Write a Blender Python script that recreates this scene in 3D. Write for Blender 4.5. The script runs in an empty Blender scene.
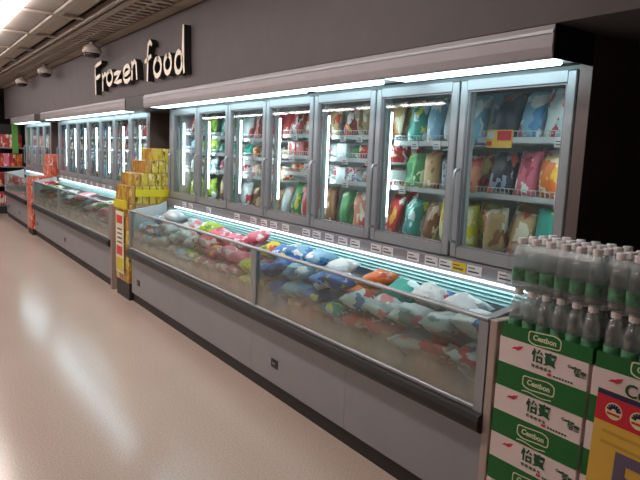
import bpy, bmesh, math, random
from mathutils import Vector, Matrix, noise
random.seed(7)
scene = bpy.context.scene
COL = scene.collection

# ------------------------------------------------------------------ camera, world, exposure
CAM = Vector((0.0, -2.2258, 1.5)); YAW, PITCH, ROLL = 0.9534, 0.1399, 0.0401
cd = bpy.data.cameras.new('camera'); cam = bpy.data.objects.new('camera', cd); COL.objects.link(cam)
cd.sensor_width = 36.0; cd.lens = 600.0 / 640.0 * 36.0; cd.clip_start = 0.05; cd.clip_end = 100
fw = Vector((-math.sin(YAW) * math.cos(PITCH), math.cos(YAW) * math.cos(PITCH), -math.sin(PITCH)))
r0 = Vector((math.cos(YAW), math.sin(YAW), 0)); u0 = r0.cross(fw)
rt = r0 * math.cos(ROLL) + u0 * math.sin(ROLL); up = u0 * math.cos(ROLL) - r0 * math.sin(ROLL)
cam.matrix_world = Matrix(((rt.x, up.x, -fw.x, CAM.x), (rt.y, up.y, -fw.y, CAM.y), (rt.z, up.z, -fw.z, CAM.z), (0, 0, 0, 1)))
scene.camera = cam
w = bpy.data.worlds.new('world'); scene.world = w; w.use_nodes = True
w.node_tree.nodes['Background'].inputs[0].default_value = (1.0, 0.86, 0.74, 1)
w.node_tree.nodes['Background'].inputs[1].default_value = 0.08
STRIP_POWER = 14.5      # ceiling fluorescent strips
CANOPY_POWER = 4.5     # tubes under the freezer canopies
MULLION_POWER = 15.0    # upright tubes inside the freezers
CHEST_POWER = 6.5      # tube over the chest
vs = scene.view_settings
vs.view_transform = 'Standard'; vs.look = 'None'; vs.exposure = 0.6; vs.gamma = 1.0; vs.use_curve_mapping = False

# ------------------------------------------------------------------ materials
def lin(c):
    if isinstance(c, str):
        c = tuple(int(c[i:i + 2], 16) for i in (0, 2, 4))
    return tuple(((v / 255) / 12.92 if v / 255 <= 0.04045 else ((v / 255 + 0.055) / 1.055) ** 2.4) for v in c) + (1.0,)
MATS = {}
def newmat(name):
    m = bpy.data.materials.new(name); m.use_nodes = True
    nt = m.node_tree; nt.nodes.clear()
    out = nt.nodes.new('ShaderNodeOutputMaterial')
    MATS[name] = m
    return m, nt, out
def pmat(name, col, rough=0.5, metal=0.0, var=0.06, scale=6.0, spec=0.5, bump=0.0):
    """plain surface with a little procedural tonal variation"""
    m, nt, out = newmat(name)
    b = nt.nodes.new('ShaderNodeBsdfPrincipled')
    b.inputs['Roughness'].default_value = rough; b.inputs['Metallic'].default_value = metal
    b.inputs['Specular IOR Level'].default_value = spec
    tc = nt.nodes.new('ShaderNodeTexCoord'); n = nt.nodes.new('ShaderNodeTexNoise')
    n.inputs['Scale'].default_value = scale; n.inputs['Detail'].default_value = 4
    nt.links.new(tc.outputs['Object'], n.inputs['Vector'])
    r = nt.nodes.new('ShaderNodeValToRGB')
    c = lin(col)
    r.color_ramp.elements[0].position = 0.3; r.color_ramp.elements[1].position = 0.7
    r.color_ramp.elements[0].color = tuple(v * (1 - var) for v in c[:3]) + (1,)
    r.color_ramp.elements[1].color = tuple(min(1, v * (1 + var)) for v in c[:3]) + (1,)
    nt.links.new(n.outputs['Fac'], r.inputs['Fac']); nt.links.new(r.outputs['Color'], b.inputs['Base Color'])
    if bump:
        bp = nt.nodes.new('ShaderNodeBump'); bp.inputs['Strength'].default_value = bump
        nt.links.new(n.outputs['Fac'], bp.inputs['Height']); nt.links.new(bp.outputs['Normal'], b.inputs['Normal'])
    nt.links.new(b.outputs[0], out.inputs['Surface'])
    return m
def emat(name, col, power):
    m, nt, out = newmat(name)
    e = nt.nodes.new('ShaderNodeEmission'); e.inputs[0].default_value = lin(col); e.inputs[1].default_value = power
    nt.links.new(e.outputs[0], out.inputs['Surface'])
    return m
def glassmat(name, tint, haze, hazecol, gloss=1.0, rough=0.02, frost=None):
    """thin sheet: transparent + fresnel reflection + a film of haze; frost=(z0, z1, amount) thickens the haze towards the cold bottom"""
    m, nt, out = newmat(name); N = nt.nodes; L = nt.links
    tr = N.new('ShaderNodeBsdfTransparent'); tr.inputs[0].default_value = lin(tint)
    gl = N.new('ShaderNodeBsdfGlossy'); gl.inputs['Roughness'].default_value = rough
    lw = N.new('ShaderNodeLayerWeight'); lw.inputs['Blend'].default_value = 0.5   # Schlick reflectance of a thin sheet, the same from both sides
    pw = N.new('ShaderNodeMath'); pw.operation = 'POWER'; pw.inputs[1].default_value = 5; L.new(lw.outputs['Facing'], pw.inputs[0])
    fr = N.new('ShaderNodeMath'); fr.operation = 'MULTIPLY_ADD'; fr.inputs[1].default_value = 0.95; fr.inputs[2].default_value = 0.04; L.new(pw.outputs[0], fr.inputs[0])
    df = N.new('ShaderNodeBsdfDiffuse'); df.inputs[0].default_value = lin(hazecol)
    tl = N.new('ShaderNodeBsdfTranslucent'); tl.inputs[0].default_value = lin(hazecol)
    dm = N.new('ShaderNodeMixShader'); dm.inputs[0].default_value = 0.5
    L.new(df.outputs[0], dm.inputs[1]); L.new(tl.outputs[0], dm.inputs[2])
    hm = N.new('ShaderNodeMixShader'); L.new(tr.outputs[0], hm.inputs[1]); L.new(dm.outputs[0], hm.inputs[2])
    hm.inputs[0].default_value = haze
    if frost:
        z0, z1, amt = frost
        tc = N.new('ShaderNodeTexCoord'); sp = N.new('ShaderNodeSeparateXYZ'); L.new(tc.outputs['Object'], sp.inputs[0])
        no = N.new('ShaderNodeTexNoise'); no.inputs['Scale'].default_value = 5; no.inputs['Detail'].default_value = 3
        L.new(tc.outputs['Object'], no.inputs['Vector'])
        ad = N.new('ShaderNodeMath'); ad.operation = 'MULTIPLY_ADD'; ad.inputs[1].default_value = 0.22; L.new(no.outputs['Fac'], ad.inputs[0]); L.new(sp.outputs['Z'], ad.inputs[2])
        mr = N.new('ShaderNodeMapRange'); mr.inputs['From Min'].default_value = z0 + 0.11; mr.inputs['From Max'].default_value = z1 + 0.11
        mr.inputs['To Min'].default_value = amt; mr.inputs['To Max'].default_value = haze; mr.interpolation_type = 'SMOOTHSTEP'
        L.new(ad.outputs[0], mr.inputs['Value']); L.new(mr.outputs[0], hm.inputs[0])
    g = N.new('ShaderNodeMath'); g.operation = 'MULTIPLY'; g.inputs[1].default_value = gloss; L.new(fr.outputs[0], g.inputs[0])
    fm = N.new('ShaderNodeMixShader'); L.new(g.outputs[0], fm.inputs[0]); L.new(hm.outputs[0], fm.inputs[1]); L.new(gl.outputs[0], fm.inputs[2])
    L.new(fm.outputs[0], out.inputs['Surface'])
    return m
def printmat(name, cols, scale=3.0, rough=0.35):
    """printed plastic film or card: blotches of the package's colours"""
    m, nt, out = newmat(name); N = nt.nodes; L = nt.links
    b = N.new('ShaderNodeBsdfPrincipled'); b.inputs['Roughness'].default_value = rough
    tc = N.new('ShaderNodeTexCoord'); oi = N.new('ShaderNodeObjectInfo')
    mp = N.new('ShaderNodeVectorMath'); mp.operation = 'MULTIPLY_ADD'; mp.inputs[1].default_value = (1, 1, 1)
    cb = N.new('ShaderNodeCombineXYZ'); mu = N.new('ShaderNodeMath'); mu.operation = 'MULTIPLY'; mu.inputs[1].default_value = 17
    L.new(oi.outputs['Random'], mu.inputs[0]); L.new(mu.outputs[0], cb.inputs[0]); L.new(mu.outputs[0], cb.inputs[2])
    L.new(tc.outputs['Generated'], mp.inputs[0]); L.new(cb.outputs[0], mp.inputs[2])
    wb = N.new('ShaderNodeTexNoise'); wb.inputs['Scale'].default_value = scale * 1.5; wb.inputs['Detail'].default_value = 1; L.new(mp.outputs[0], wb.inputs['Vector'])
    wa = N.new('ShaderNodeVectorMath'); wa.operation = 'MULTIPLY_ADD'; wa.inputs[1].default_value = (0.35, 0.35, 0.35); L.new(wb.outputs['Color'], wa.inputs[0]); L.new(mp.outputs[0], wa.inputs[2])
    v = N.new('ShaderNodeTexVoronoi'); v.inputs['Scale'].default_value = scale; L.new(wa.outputs[0], v.inputs['Vector'])
    sc_ = N.new('ShaderNodeSeparateColor'); L.new(v.outputs['Color'], sc_.inputs[0])
    r = N.new('ShaderNodeValToRGB'); r.color_ramp.interpolation = 'CONSTANT'
    ps = [0.0, 0.62, 0.82, 0.93][:len(cols)]
    while len(r.color_ramp.elements) < len(cols): r.color_ramp.elements.new(0.5)
    for e, p, c in zip(r.color_ramp.elements, ps, cols): e.position = p; e.color = lin(c)
    L.new(sc_.outputs[0], r.inputs['Fac']); L.new(r.outputs['Color'], b.inputs['Base Color'])
    L.new(b.outputs[0], out.inputs['Surface'])
    return m
def floormat():
    m, nt, out = newmat('floor_terrazzo'); N = nt.nodes; L = nt.links
    b = N.new('ShaderNodeBsdfPrincipled'); b.inputs['Roughness'].default_value = 0.2; b.inputs['Specular IOR Level'].default_value = 0.30
    tc = N.new('ShaderNodeTexCoord')
    v = N.new('ShaderNodeTexNoise'); v.inputs['Scale'].default_value = 110; v.inputs['Detail'].default_value = 2; L.new(tc.outputs['Object'], v.inputs['Vector'])
    r = N.new('ShaderNodeValToRGB'); es = r.color_ramp.elements
    es[0].position = 0.3; es[0].color = lin('b29d90'); es[1].position = 0.7; es[1].color = lin('c8b4a7')
    L.new(v.outputs['Fac'], r.inputs['Fac'])
    n = N.new('ShaderNodeTexNoise'); n.inputs['Scale'].default_value = 1.4; n.inputs['Detail'].default_value = 5; L.new(tc.outputs['Object'], n.inputs['Vector'])
    mr = N.new('ShaderNodeMapRange'); mr.inputs['To Min'].default_value = 0.95; mr.inputs['To Max'].default_value = 1.04; L.new(n.outputs['Fac'], mr.inputs['Value'])
    mx = N.new('ShaderNodeVectorMath'); mx.operation = 'SCALE'; L.new(r.outputs['Color'], mx.inputs[0]); L.new(mr.outputs[0], mx.inputs['Scale'])
    L.new(mx.outputs[0], b.inputs['Base Color'])
    m2 = N.new('ShaderNodeMapRange'); m2.inputs['To Min'].default_value = 0.13; m2.inputs['To Max'].default_value = 0.21; L.new(n.outputs['Fac'], m2.inputs['Value']); L.new(m2.outputs[0], b.inputs['Roughness'])
    L.new(b.outputs[0], out.inputs['Surface'])
    return m

floormat()
pmat('bulkhead', '574f4f', 0.7); pmat('black_wall', '0c0b0b', 0.75); pmat('dark_wall', '3c3838', 0.7); pmat('store_wall', '8f8378', 0.8)
pmat('ceiling_board', '9c8d80', 0.8); pmat('ceiling_panel', '9c9189', 0.8); pmat('ceiling_beige', '9c9082', 0.75); pmat('ceiling_void', '3a3430', 0.9); pmat('ceiling_rail', 'a2968a', 0.6)
pmat('aluminium', 'a2a5a8', 0.38, 0.5, 0.04); pmat('canopy_paint', '968f91', 0.45, 0.1, 0.04); pmat('white_metal', 'e4e6e6', 0.45); pmat('dark_metal', '2b2929', 0.5)
pmat('end_panel', '6e5e5a', 0.4, 0.4); pmat('end_cap', 'b8a49a', 0.45, 0.2); pmat('front_panel', '979698', 0.45, 0.15, 0.03); pmat('black_rubber', '211f1f', 0.45); pmat('kick_black', '2a2624', 0.55)
pmat('liner', 'b4baba', 0.5); pmat('chest_liner', 'c4d2d6', 0.45); pmat('grille', '8cbcbe', 0.4, 0.2); pmat('rail_grey', '827c80', 0.5)
pmat('wire', 'c8cccc', 0.4, 0.3); pmat('socket_black', '151414', 0.4); pmat('tag_white', 'd8d0d0', 0.6); pmat('tag_yellow', 'dcb81e', 0.6); pmat('tag_ink', '3a3440', 0.6)
pmat('letter_face', 'e2d6c4', 0.5); pmat('letter_side', '0e0d0d', 0.6)
pmat('carton_white', 'e8d4ce', 0.6, 0, 0.03); pmat('carton_green', '14682a', 0.5, 0, 0.12, 3.0); pmat('carton_dark_green', '10522c', 0.6); pmat('carton_red', 'd0304c', 0.6); pmat('carton_cream', 'd8dcb4', 0.6)
pmat('carton_board', 'b09880', 0.8); pmat('pallet_wood', '7a6248', 0.8)
pmat('sign_yellow', 'e4b446', 0.55, 0, 0.03); pmat('sign_red', 'd41c34', 0.55); pmat('sign_navy', '1c2450', 0.55); pmat('sign_purple', '6a5a70', 0.55); pmat('sign_cream', 'e6dca0', 0.55); pmat('sign_faint', 'cca03a', 0.55)
pmat('cap', 'f0e4e2', 0.45); pmat('bottle_label', '56906a', 0.4, 0, 0.6, 40.0)
pmat('yellow_card', 'd6c41a', 0.5); pmat('red_card', 'd83c3c', 0.55); pmat('poster_white', 'e4dcc0', 0.6); pmat('green_sign', '5f9a3c', 0.5)
pmat('dome_white', 'b8aca4', 0.4); pmat('dome_smoke', '2a2626', 0.15)
pmat('fixture_white', 'd8d4cc', 0.5)
glassmat('door_glass', 'f2f6f6', 0.035, 'b0c0c0', 1.0)
glassmat('chest_glass', 'e8f0ee', 0.08, 'dcd4c4', 0.8, 0.05, frost=(0.50, 0.78, 0.62))
glassmat('side_glass', 'e8f0ee', 0.15, 'b0b8ac', 0.8)
glassmat('bottle_plastic', 'f4f8f6', 0.26, 'e4e6e6', 3.0, 0.12)  # hazy plastic; the pale haze also stands in for specular reflections
glassmat('shrink_film', 'f4f6f6', 0.05, 'd0d4d2', 1.2, 0.15)
emat('strip_glow', 'fff4f0', STRIP_POWER); emat('canopy_glow', 'd6f6ff', CANOPY_POWER); emat('mullion_glow', 'e6faff', MULLION_POWER); emat('chest_glow', 'dcf6fa', CHEST_POWER)
PAL = {  # package prints: (word for the label, colours)
 'red': ('red', ['c02a30', 'e6d8d0', '8c1a24', 'e0a030']), 'orange': ('orange', ['d86c28', 'f0d8b0', 'b03c1c', 'e8b83c']),
 'yellow': ('yellow', ['d8cc28', 'f0ecb0', '6e8c28', 'c83c2c']), 'green': ('green', ['3c8c4c', 'd8e8c8', '1c6038', 'd8d050']),
 'teal': ('teal', ['2c9c8c', 'd4ecec', '1c6c78', 'e0e040']), 'blue': ('blue', ['2c6cc0', 'd8e4f0', '1c3c8c', 'e8e060']),
 'skyblue': ('pale blue', ['8cc0dc', 'f0f4f6', '4c8cc0', 'd04c5c']), 'white': ('white', ['d8dede', 'b8c8cc', 'c03c48', '4c7cb0']),
 'clear': ('translucent white', ['c4ccce', 'e4eaea', '8c9c9c', 'dc7c84']), 'pink': ('pink', ['dc6c84', 'f2d8dc', 'b83c5c', 'f0f0e8']),
 'brown': ('brown', ['8c5c3c', 'd8b890', '5c3424', 'e8dcc0']), 'tan': ('tan', ['c09c6c', 'e8dcc4', '94643c', 'c04030']),
 'purple': ('purple', ['64487c', 'd0c4dc', '3c2854', 'e0c848']), 'dark': ('dark blue', ['2c3448', '8c98a8', '1c2030', 'c84040']),
 'lime': ('lime green', ['a8c83c', 'ecf2c0', '5c8c28', 'f0f0f0']), 'salmon': ('salmon', ['d88c6c', 'f0e0d4', 'c0504c', 'e8c878'])}
for k, (wd, cs) in PAL.items(): printmat('print_' + k, cs)
printmat('print_yellow_box', ['c8b03c', 'e0d090', 'b89028', '6c4c1c'], 3.0); printmat('print_red_box', ['d8644c', 'e8b09c', 'c03c30', 'e8dcd0'], 3.0)
printmat('print_orange_box', ['b8863c', '94642c', 'c89c3c', 'd8b85c'], 3.0)

# ------------------------------------------------------------------ mesh helpers
def box(bm, x0, x1, y0, y1, z0, z1, bev=0.0):
    vs_ = [bm.verts.new(p) for p in ((x0, y0, z0), (x1, y0, z0), (x1, y1, z0), (x0, y1, z0), (x0, y0, z1), (x1, y0, z1), (x1, y1, z1), (x0, y1, z1))]
    fs = [bm.faces.new([vs_[i] for i in q]) for q in ((0, 3, 2, 1), (4, 5, 6, 7), (0, 1, 5, 4), (1, 2, 6, 5), (2, 3, 7, 6), (3, 0, 4, 7))]
    if bev:
        bmesh.ops.bevel(bm, geom=list({e for f in fs for e in f.edges}), offset=bev, segments=1, affect='EDGES')
def prism(bm, prof, x0, x1):
    """profile [(y, z)...] swept along x"""
    a = [bm.verts.new((x0, y, z)) for y, z in prof]; b = [bm.verts.new((x1, y, z)) for y, z in prof]
    n = len(prof)
    for i in range(n): bm.faces.new((a[i], a[(i + 1) % n], b[(i + 1) % n], b[i]))
    bm.faces.new(a[::-1]); bm.faces.new(b)
    bmesh.ops.recalc_face_normals(bm, faces=bm.faces)
def lathe(bm, prof, seg=12, cx=0, cy=0, cap=True):
    rings = [[bm.verts.new((cx + r * math.cos(2 * math.pi * i / seg), cy + r * math.sin(2 * math.pi * i / seg), z)) for i in range(seg)] for r, z in prof]
    for a, b in zip(rings, rings[1:]):
        for i in range(seg): bm.faces.new((a[i], a[(i + 1) % seg], b[(i + 1) % seg], b[i]))
    if cap: bm.faces.new(rings[0][::-1]); bm.faces.new(rings[-1])
def tube(bm, pts, rad, seg=8):
    rings = []
    for i, p in enumerate(pts):
        p = Vector(p); t = (Vector(pts[min(i + 1, len(pts) - 1)]) - Vector(pts[max(i - 1, 0)])).normalized()
        a = t.orthogonal().normalized() if not rings else (prev - t * prev.dot(t)).normalized()
        prev = a; b = t.cross(a)
        rings.append([bm.verts.new(p + (a * math.cos(2 * math.pi * k / seg) + b * math.sin(2 * math.pi * k / seg)) * rad) for k in range(seg)])
    for a, b in zip(rings, rings[1:]):
        for k in range(seg): bm.faces.new((a[k], a[(k + 1) % seg], b[(k + 1) % seg], b[k]))
    bm.faces.new(rings[0][::-1]); bm.faces.new(rings[-1])
def mesh(name, bm, mats, smooth=False):
    m = bpy.data.meshes.new(name); bm.normal_update(); bm.to_mesh(m); bm.free()
    for k in ([mats] if isinstance(mats, str) else mats): m.materials.append(MATS[k])
    if smooth:
        for p in m.polygons: p.use_smooth = True
    return m
def put(name, me, parent=None, loc=(0, 0, 0), rot=(0, 0, 0), scale=None, mat=None):
    o = bpy.data.objects.new(name, me); COL.objects.link(o)
    o.location = loc; o.rotation_euler = rot
    if scale: o.scale = scale
    if parent: o.parent = parent
    if mat:
        o.material_slots[0].link = 'OBJECT'; o.material_slots[0].material = MATS[mat]
    return o
def part(name, mats, parent, *boxes, bev=0.0, smooth=False, loc=(0, 0, 0)):
    bm = bmesh.new()
    for b in boxes: box(bm, *b, bev=bev)
    return put(name, mesh(name, bm, mats, smooth), parent, loc)
def tag(o, label=None, cat=None, group=None, kind=None):
    if label: o['label'] = label
    if cat: o['category'] = cat
    if group: o['group'] = group
    if kind: o['kind'] = kind
    return o
def thing(name, loc, label, cat, group=None):
    o = bpy.data.objects.new(name, None); COL.objects.link(o); o.location = loc; o.empty_display_size = 0.1
    return tag(o, label, cat, group)
def struct(name, mats, *boxes, parent=None, bev=0.0):
    o = part(name, mats, parent, *boxes, bev=bev)
    if not parent: o['kind'] = 'structure'
    return o
def textmesh(s, size, mat, depth=0.0006, shear=0.0, bold=0.0, sx=1.0):
    """flat print lying in the x-z plane facing -y, centred on the origin"""
    cu = bpy.data.curves.new('print', 'FONT'); cu.body = s; cu.size = size; cu.align_x = 'CENTER'; cu.align_y = 'CENTER'
    cu.shear = shear; cu.offset = bold; cu.extrude = depth; cu.resolution_u = 3
    o = bpy.data.objects.new('print', cu); COL.objects.link(o)
    me = bpy.data.meshes.new_from_object(o.evaluated_get(bpy.context.evaluated_depsgraph_get()))
    bpy.data.objects.remove(o); bpy.data.curves.remove(cu)
    me.transform(Matrix.Scale(sx, 4, (1, 0, 0))); me.transform(Matrix.Rotation(math.pi / 2, 4, 'X'))
    me.materials.clear(); me.materials.append(MATS[mat])
    return me
ORD = ['zeroth', 'first', 'second', 'third', 'fourth', 'fifth', 'sixth', 'seventh', 'eighth', 'ninth', 'tenth', 'eleventh', 'twelfth', 'thirteenth', 'fourteenth', 'fifteenth', 'sixteenth', 'seventeenth', 'eighteenth', 'nineteenth', 'twentieth']
def ordn(n):
    if n <= 20: return ORD[n]
    t = {2: 'twenty', 3: 'thirty', 4: 'forty'}[n // 10]
    return t + '-' + ORD[n % 10] if n % 10 else {'twenty': 'twentieth', 'thirty': 'thirtieth', 'forty': 'fortieth'}[t]

# ------------------------------------------------------------------ setting
XL, XR, YF = -21.0, 3.0, -9.0
ZC = 2.64; YB = -0.257; ZB = 2.006
struct('floor', 'floor_terrazzo', (XL, XR, YF, 0.9, -0.1, 0.0))
struct('wall_back', 'black_wall', (XL, XR, 0.78, 0.9, 0, 2.9))
struct('wall_bulkhead', 'bulkhead', (-14.6, XR, YB, 0.775, ZB, 2.62))
struct('wall_left', 'dark_wall', (XL - 0.1, XL, YF, 0.78, 0, 2.9))
struct('wall_right', 'store_wall', (XR, XR + 0.1, YF, 0.78, 0, 2.9))
struct('wall_front', 'store_wall', (XL, XR, YF - 0.1, YF, 0, 2.9))
ceil = struct('ceiling', 'ceiling_void', (XL, XR, YF, 0.78, 2.78, 2.9))
# ceiling boards between the strip lights, each a panel of its own
def ceil_panels(y0, y1, z0, z1, mat, step=1.2, x0=-14.4, x1=2.4, off=0.0, bev=0.0):
    bm = bmesh.new(); box(bm, 0.006, step - 0.006, y0 + 0.004, y1 - 0.004, z0, z1, bev=bev); me = mesh('panel', bm, mat)
    x = x0 + off
    while x < x1:
        put('panel', me, ceil, (x, 0, 0)); x += step
JX = 0.05
ceil_panels(-1.28, -1.02, 2.66, 2.69, 'ceiling_panel', off=JX)
ceil_panels(-1.02, -0.95, 2.635, 2.66, 'ceiling_rail', off=JX)
ceil_panels(-0.95, -0.80, 2.665, 2.69, 'ceiling_beige', off=JX)
ceil_panels(-0.755, -0.725, 2.62, 2.68, 'ceiling_rail', off=JX)
ceil_panels(-0.69, -0.62, 2.63, 2.67, 'ceiling_beige', off=JX)
ceil_panels(-0.385, -0.262, 2.62, 2.66, 'ceiling_beige', off=JX)
ceil_panels(-1.90, -1.45, 2.66, 2.69, 'ceiling_panel', off=JX)
for k in range(11):
    y1 = -1.90 - 0.62 * k
    ceil_panels(y1 - 0.62, y1, 2.66, 2.69, 'ceiling_panel', off=JX)
bm = bmesh.new(); box(bm, 0, 0.03, -1.28, -0.262, 2.632, 2.655); me = mesh('cross_rail', bm, 'ceiling_rail')
for k in range(14): put('cross_rail', me, ceil, (-14.375 + JX + 1.2 * k, 0, 0))
bm = bmesh.new(); box(bm, 0, 0.05, -0.618, -0.387, 2.628, 2.65); me = mesh('slat', bm, 'ceiling_rail')
x = -14.25
while x < 0.5:
    put('slat', me, ceil, (x, 0, 0)); x += 0.125
bm = bmesh.new(); box(bm, 0, 1.19, -0.515, -0.49, 2.632, 2.655); me = mesh('runner', bm, 'ceiling_rail')
for k in range(13): put('runner', me, ceil, (-14.35 + JX + 1.2 * k, 0, 0))
# dark infill between the canopies
struct('trim_1', 'dark_metal', (-6.375, -5.79, YB + 0.004, 0.5, 1.875, 2.004))
struct('trim_2', 'dark_metal', (-11.28, -10.74, YB + 0.004, 0.5, 1.875, 2.004))
struct('trim_3', 'dark_wall', (-6.36, -5.81, 0.60, 0.66, 0.0, 1.874))
struct('trim_4', 'dark_wall', (-11.26, -10.76, 0.60, 0.66, 0.0, 1.874))

# ceiling strip lights (fluorescent battens)
def strip_light(x, y, ln, label):
    t = thing('ceiling_strip_light', (x, y, 2.66), label, 'light', 'fluorescent ceiling strips')
    part('housing', 'fixture_white', t, (-ln / 2, ln / 2, -0.085, 0.085, -0.006, 0.03))
    part('diffuser', 'strip_glow', t, (-ln / 2 + 0.006, ln / 2 - 0.006, -0.07, 0.07, -0.04, -0.0065))
for i in range(10):  # nearest strip is out of view, added to brighten cartons and near floor
    strip_light(-2.217 - 1.25 * i, -1.365, 1.235, 'white fluorescent ceiling strip above the aisle, %s from the near end of its row' % ordn(i + 1))
for i in range(6):  # row behind the camera, unseen and added for overall illumination
    strip_light(-1.1 - 2.5 * i, -4.1, 1.235, 'unseen ceiling strip added for overall light, %s from its near end' % ordn(i + 1))
for i in range(8):
    strip_light(-9.3 - 1.5 * i, -6.8, 1.235, 'white fluorescent ceiling strip near the far store wall, %s from its near end' % ordn(i + 1))

# ------------------------------------------------------------------ freezers
W = 0.616; ZT = 1.883; ZD = 1.0255; ZR = 0.911; ZG = 0.527
def stile_mesh(ndeep=0.04):
    bm = bmesh.new(); w0, w1 = 0.006, W - 0.006; s = 0.043
    box(bm, w0, w0 + s, 0, ndeep, ZD + 0.006, ZT - 0.004, bev=0.005); box(bm, w1 - s, w1, 0, ndeep, ZD + 0.006, ZT - 0.004, bev=0.005)
    box(bm, w0 + s, w1 - s, 0.002, ndeep, ZD + 0.006, ZD + 0.058); box(bm, w0 + s, w1 - s, 0.002, ndeep, ZT - 0.05, ZT - 0.004)
    return mesh('door', bm, 'aluminium')
def gasket_mesh():
    bm = bmesh.new(); a, b, c, d = 0.050, W - 0.050, ZD + 0.059, ZT - 0.051; g = 0.009
    box(bm, a, a + g, 0.010, 0.03, c, d); box(bm, b - g, b, 0.010, 0.03, c, d); box(bm, a + g, b - g, 0.010, 0.03, c, c + g); box(bm, a + g, b - g, 0.010, 0.03, d - g, d)
    return mesh('gasket', bm, 'rail_grey')
def pane_mesh():
    bm = bmesh.new(); box(bm, 0.051, W - 0.051, 0.018, 0.024, ZD + 0.060, ZT - 0.052); return mesh('pane', bm, 'door_glass')
def handle_mesh():
    bm = bmesh.new(); x = 0.034
    tube(bm, [(x, 0.004, 1.462), (x, -0.022, 1.458), (x, -0.034, 1.44), (x, -0.034, 1.38), (x, -0.034, 1.2), (x, -0.034, 1.13), (x, -0.022, 1.112), (x, 0.004, 1.108)], 0.0075)
    return mesh('handle', bm, 'aluminium', True)
M_DOOR, M_GASK, M_PANE, M_HAND = stile_mesh(), gasket_mesh(), pane_mesh(), handle_mesh()
bm = bmesh.new(); box(bm, -0.012, 0.012, 0.085, 0.11, 1.05, 1.86); M_MULL = mesh('mullion', bm, 'liner')
bm = bmesh.new(); box(bm, -0.0075, 0.0075, 0.112, 0.127, 1.16, 1.76); M_MTUBE = mesh('mullion_tube', bm, 'mullion_glow')
def shelf_mesh():
    bm = bmesh.new()
    box(bm, 0.012, W - 0.012, 0.145, 0.150, -0.010, 0.016)
    for k in range(9): box(bm, 0.012, W - 0.012, 0.17 + 0.045 * k, 0.177 + 0.045 * k, -0.006, 0.0)
    for k in range(5): box(bm, 0.03 + k * 0.139, 0.036 + k * 0.139, 0.15, 0.56, -0.012, -0.006)
    return mesh('shelf', bm, 'wire')
def guard_mesh():
    bm = bmesh.new()
    for k in range(24): box(bm, 0.02 + 0.0245 * k, 0.0225 + 0.0245 * k, 0.1465, 0.149, 0.018, 0.042)
    box(bm, 0.014, W - 0.014, 0.146, 0.1495, 0.042, 0.046)
    return mesh('guard_rail', bm, 'wire')
M_SHELF, M_GUARD = shelf_mesh(), guard_mesh()
def card_mesh(name, face, lines):
    bm = bmesh.new(); box(bm, *face); n = len(bm.faces)
    for l in lines: box(bm, *l)
    bm.faces.ensure_lookup_table()
    for f in bm.faces[n:]: f.material_index = 1
    return mesh(name, bm, ['tag_white', 'tag_ink'])
M_STAG = card_mesh('price_card', (-0.026, 0.026, 0.139, 0.1445, -0.028, 0.016), [(-0.017, 0.012, 0.1375, 0.1388, -0.006, -0.002), (-0.017, 0.018, 0.1375, 0.1388, -0.019, -0.014)])
M_TAG = card_mesh('price_tag', (-0.044, 0.044, -0.0265, -0.0235, 0.972, 1.016), [(-0.034, 0.006, -0.0278, -0.0266, 1.000, 1.005), (-0.034, 0.030, -0.0278, -0.0266, 0.982, 0.989)])

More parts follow.
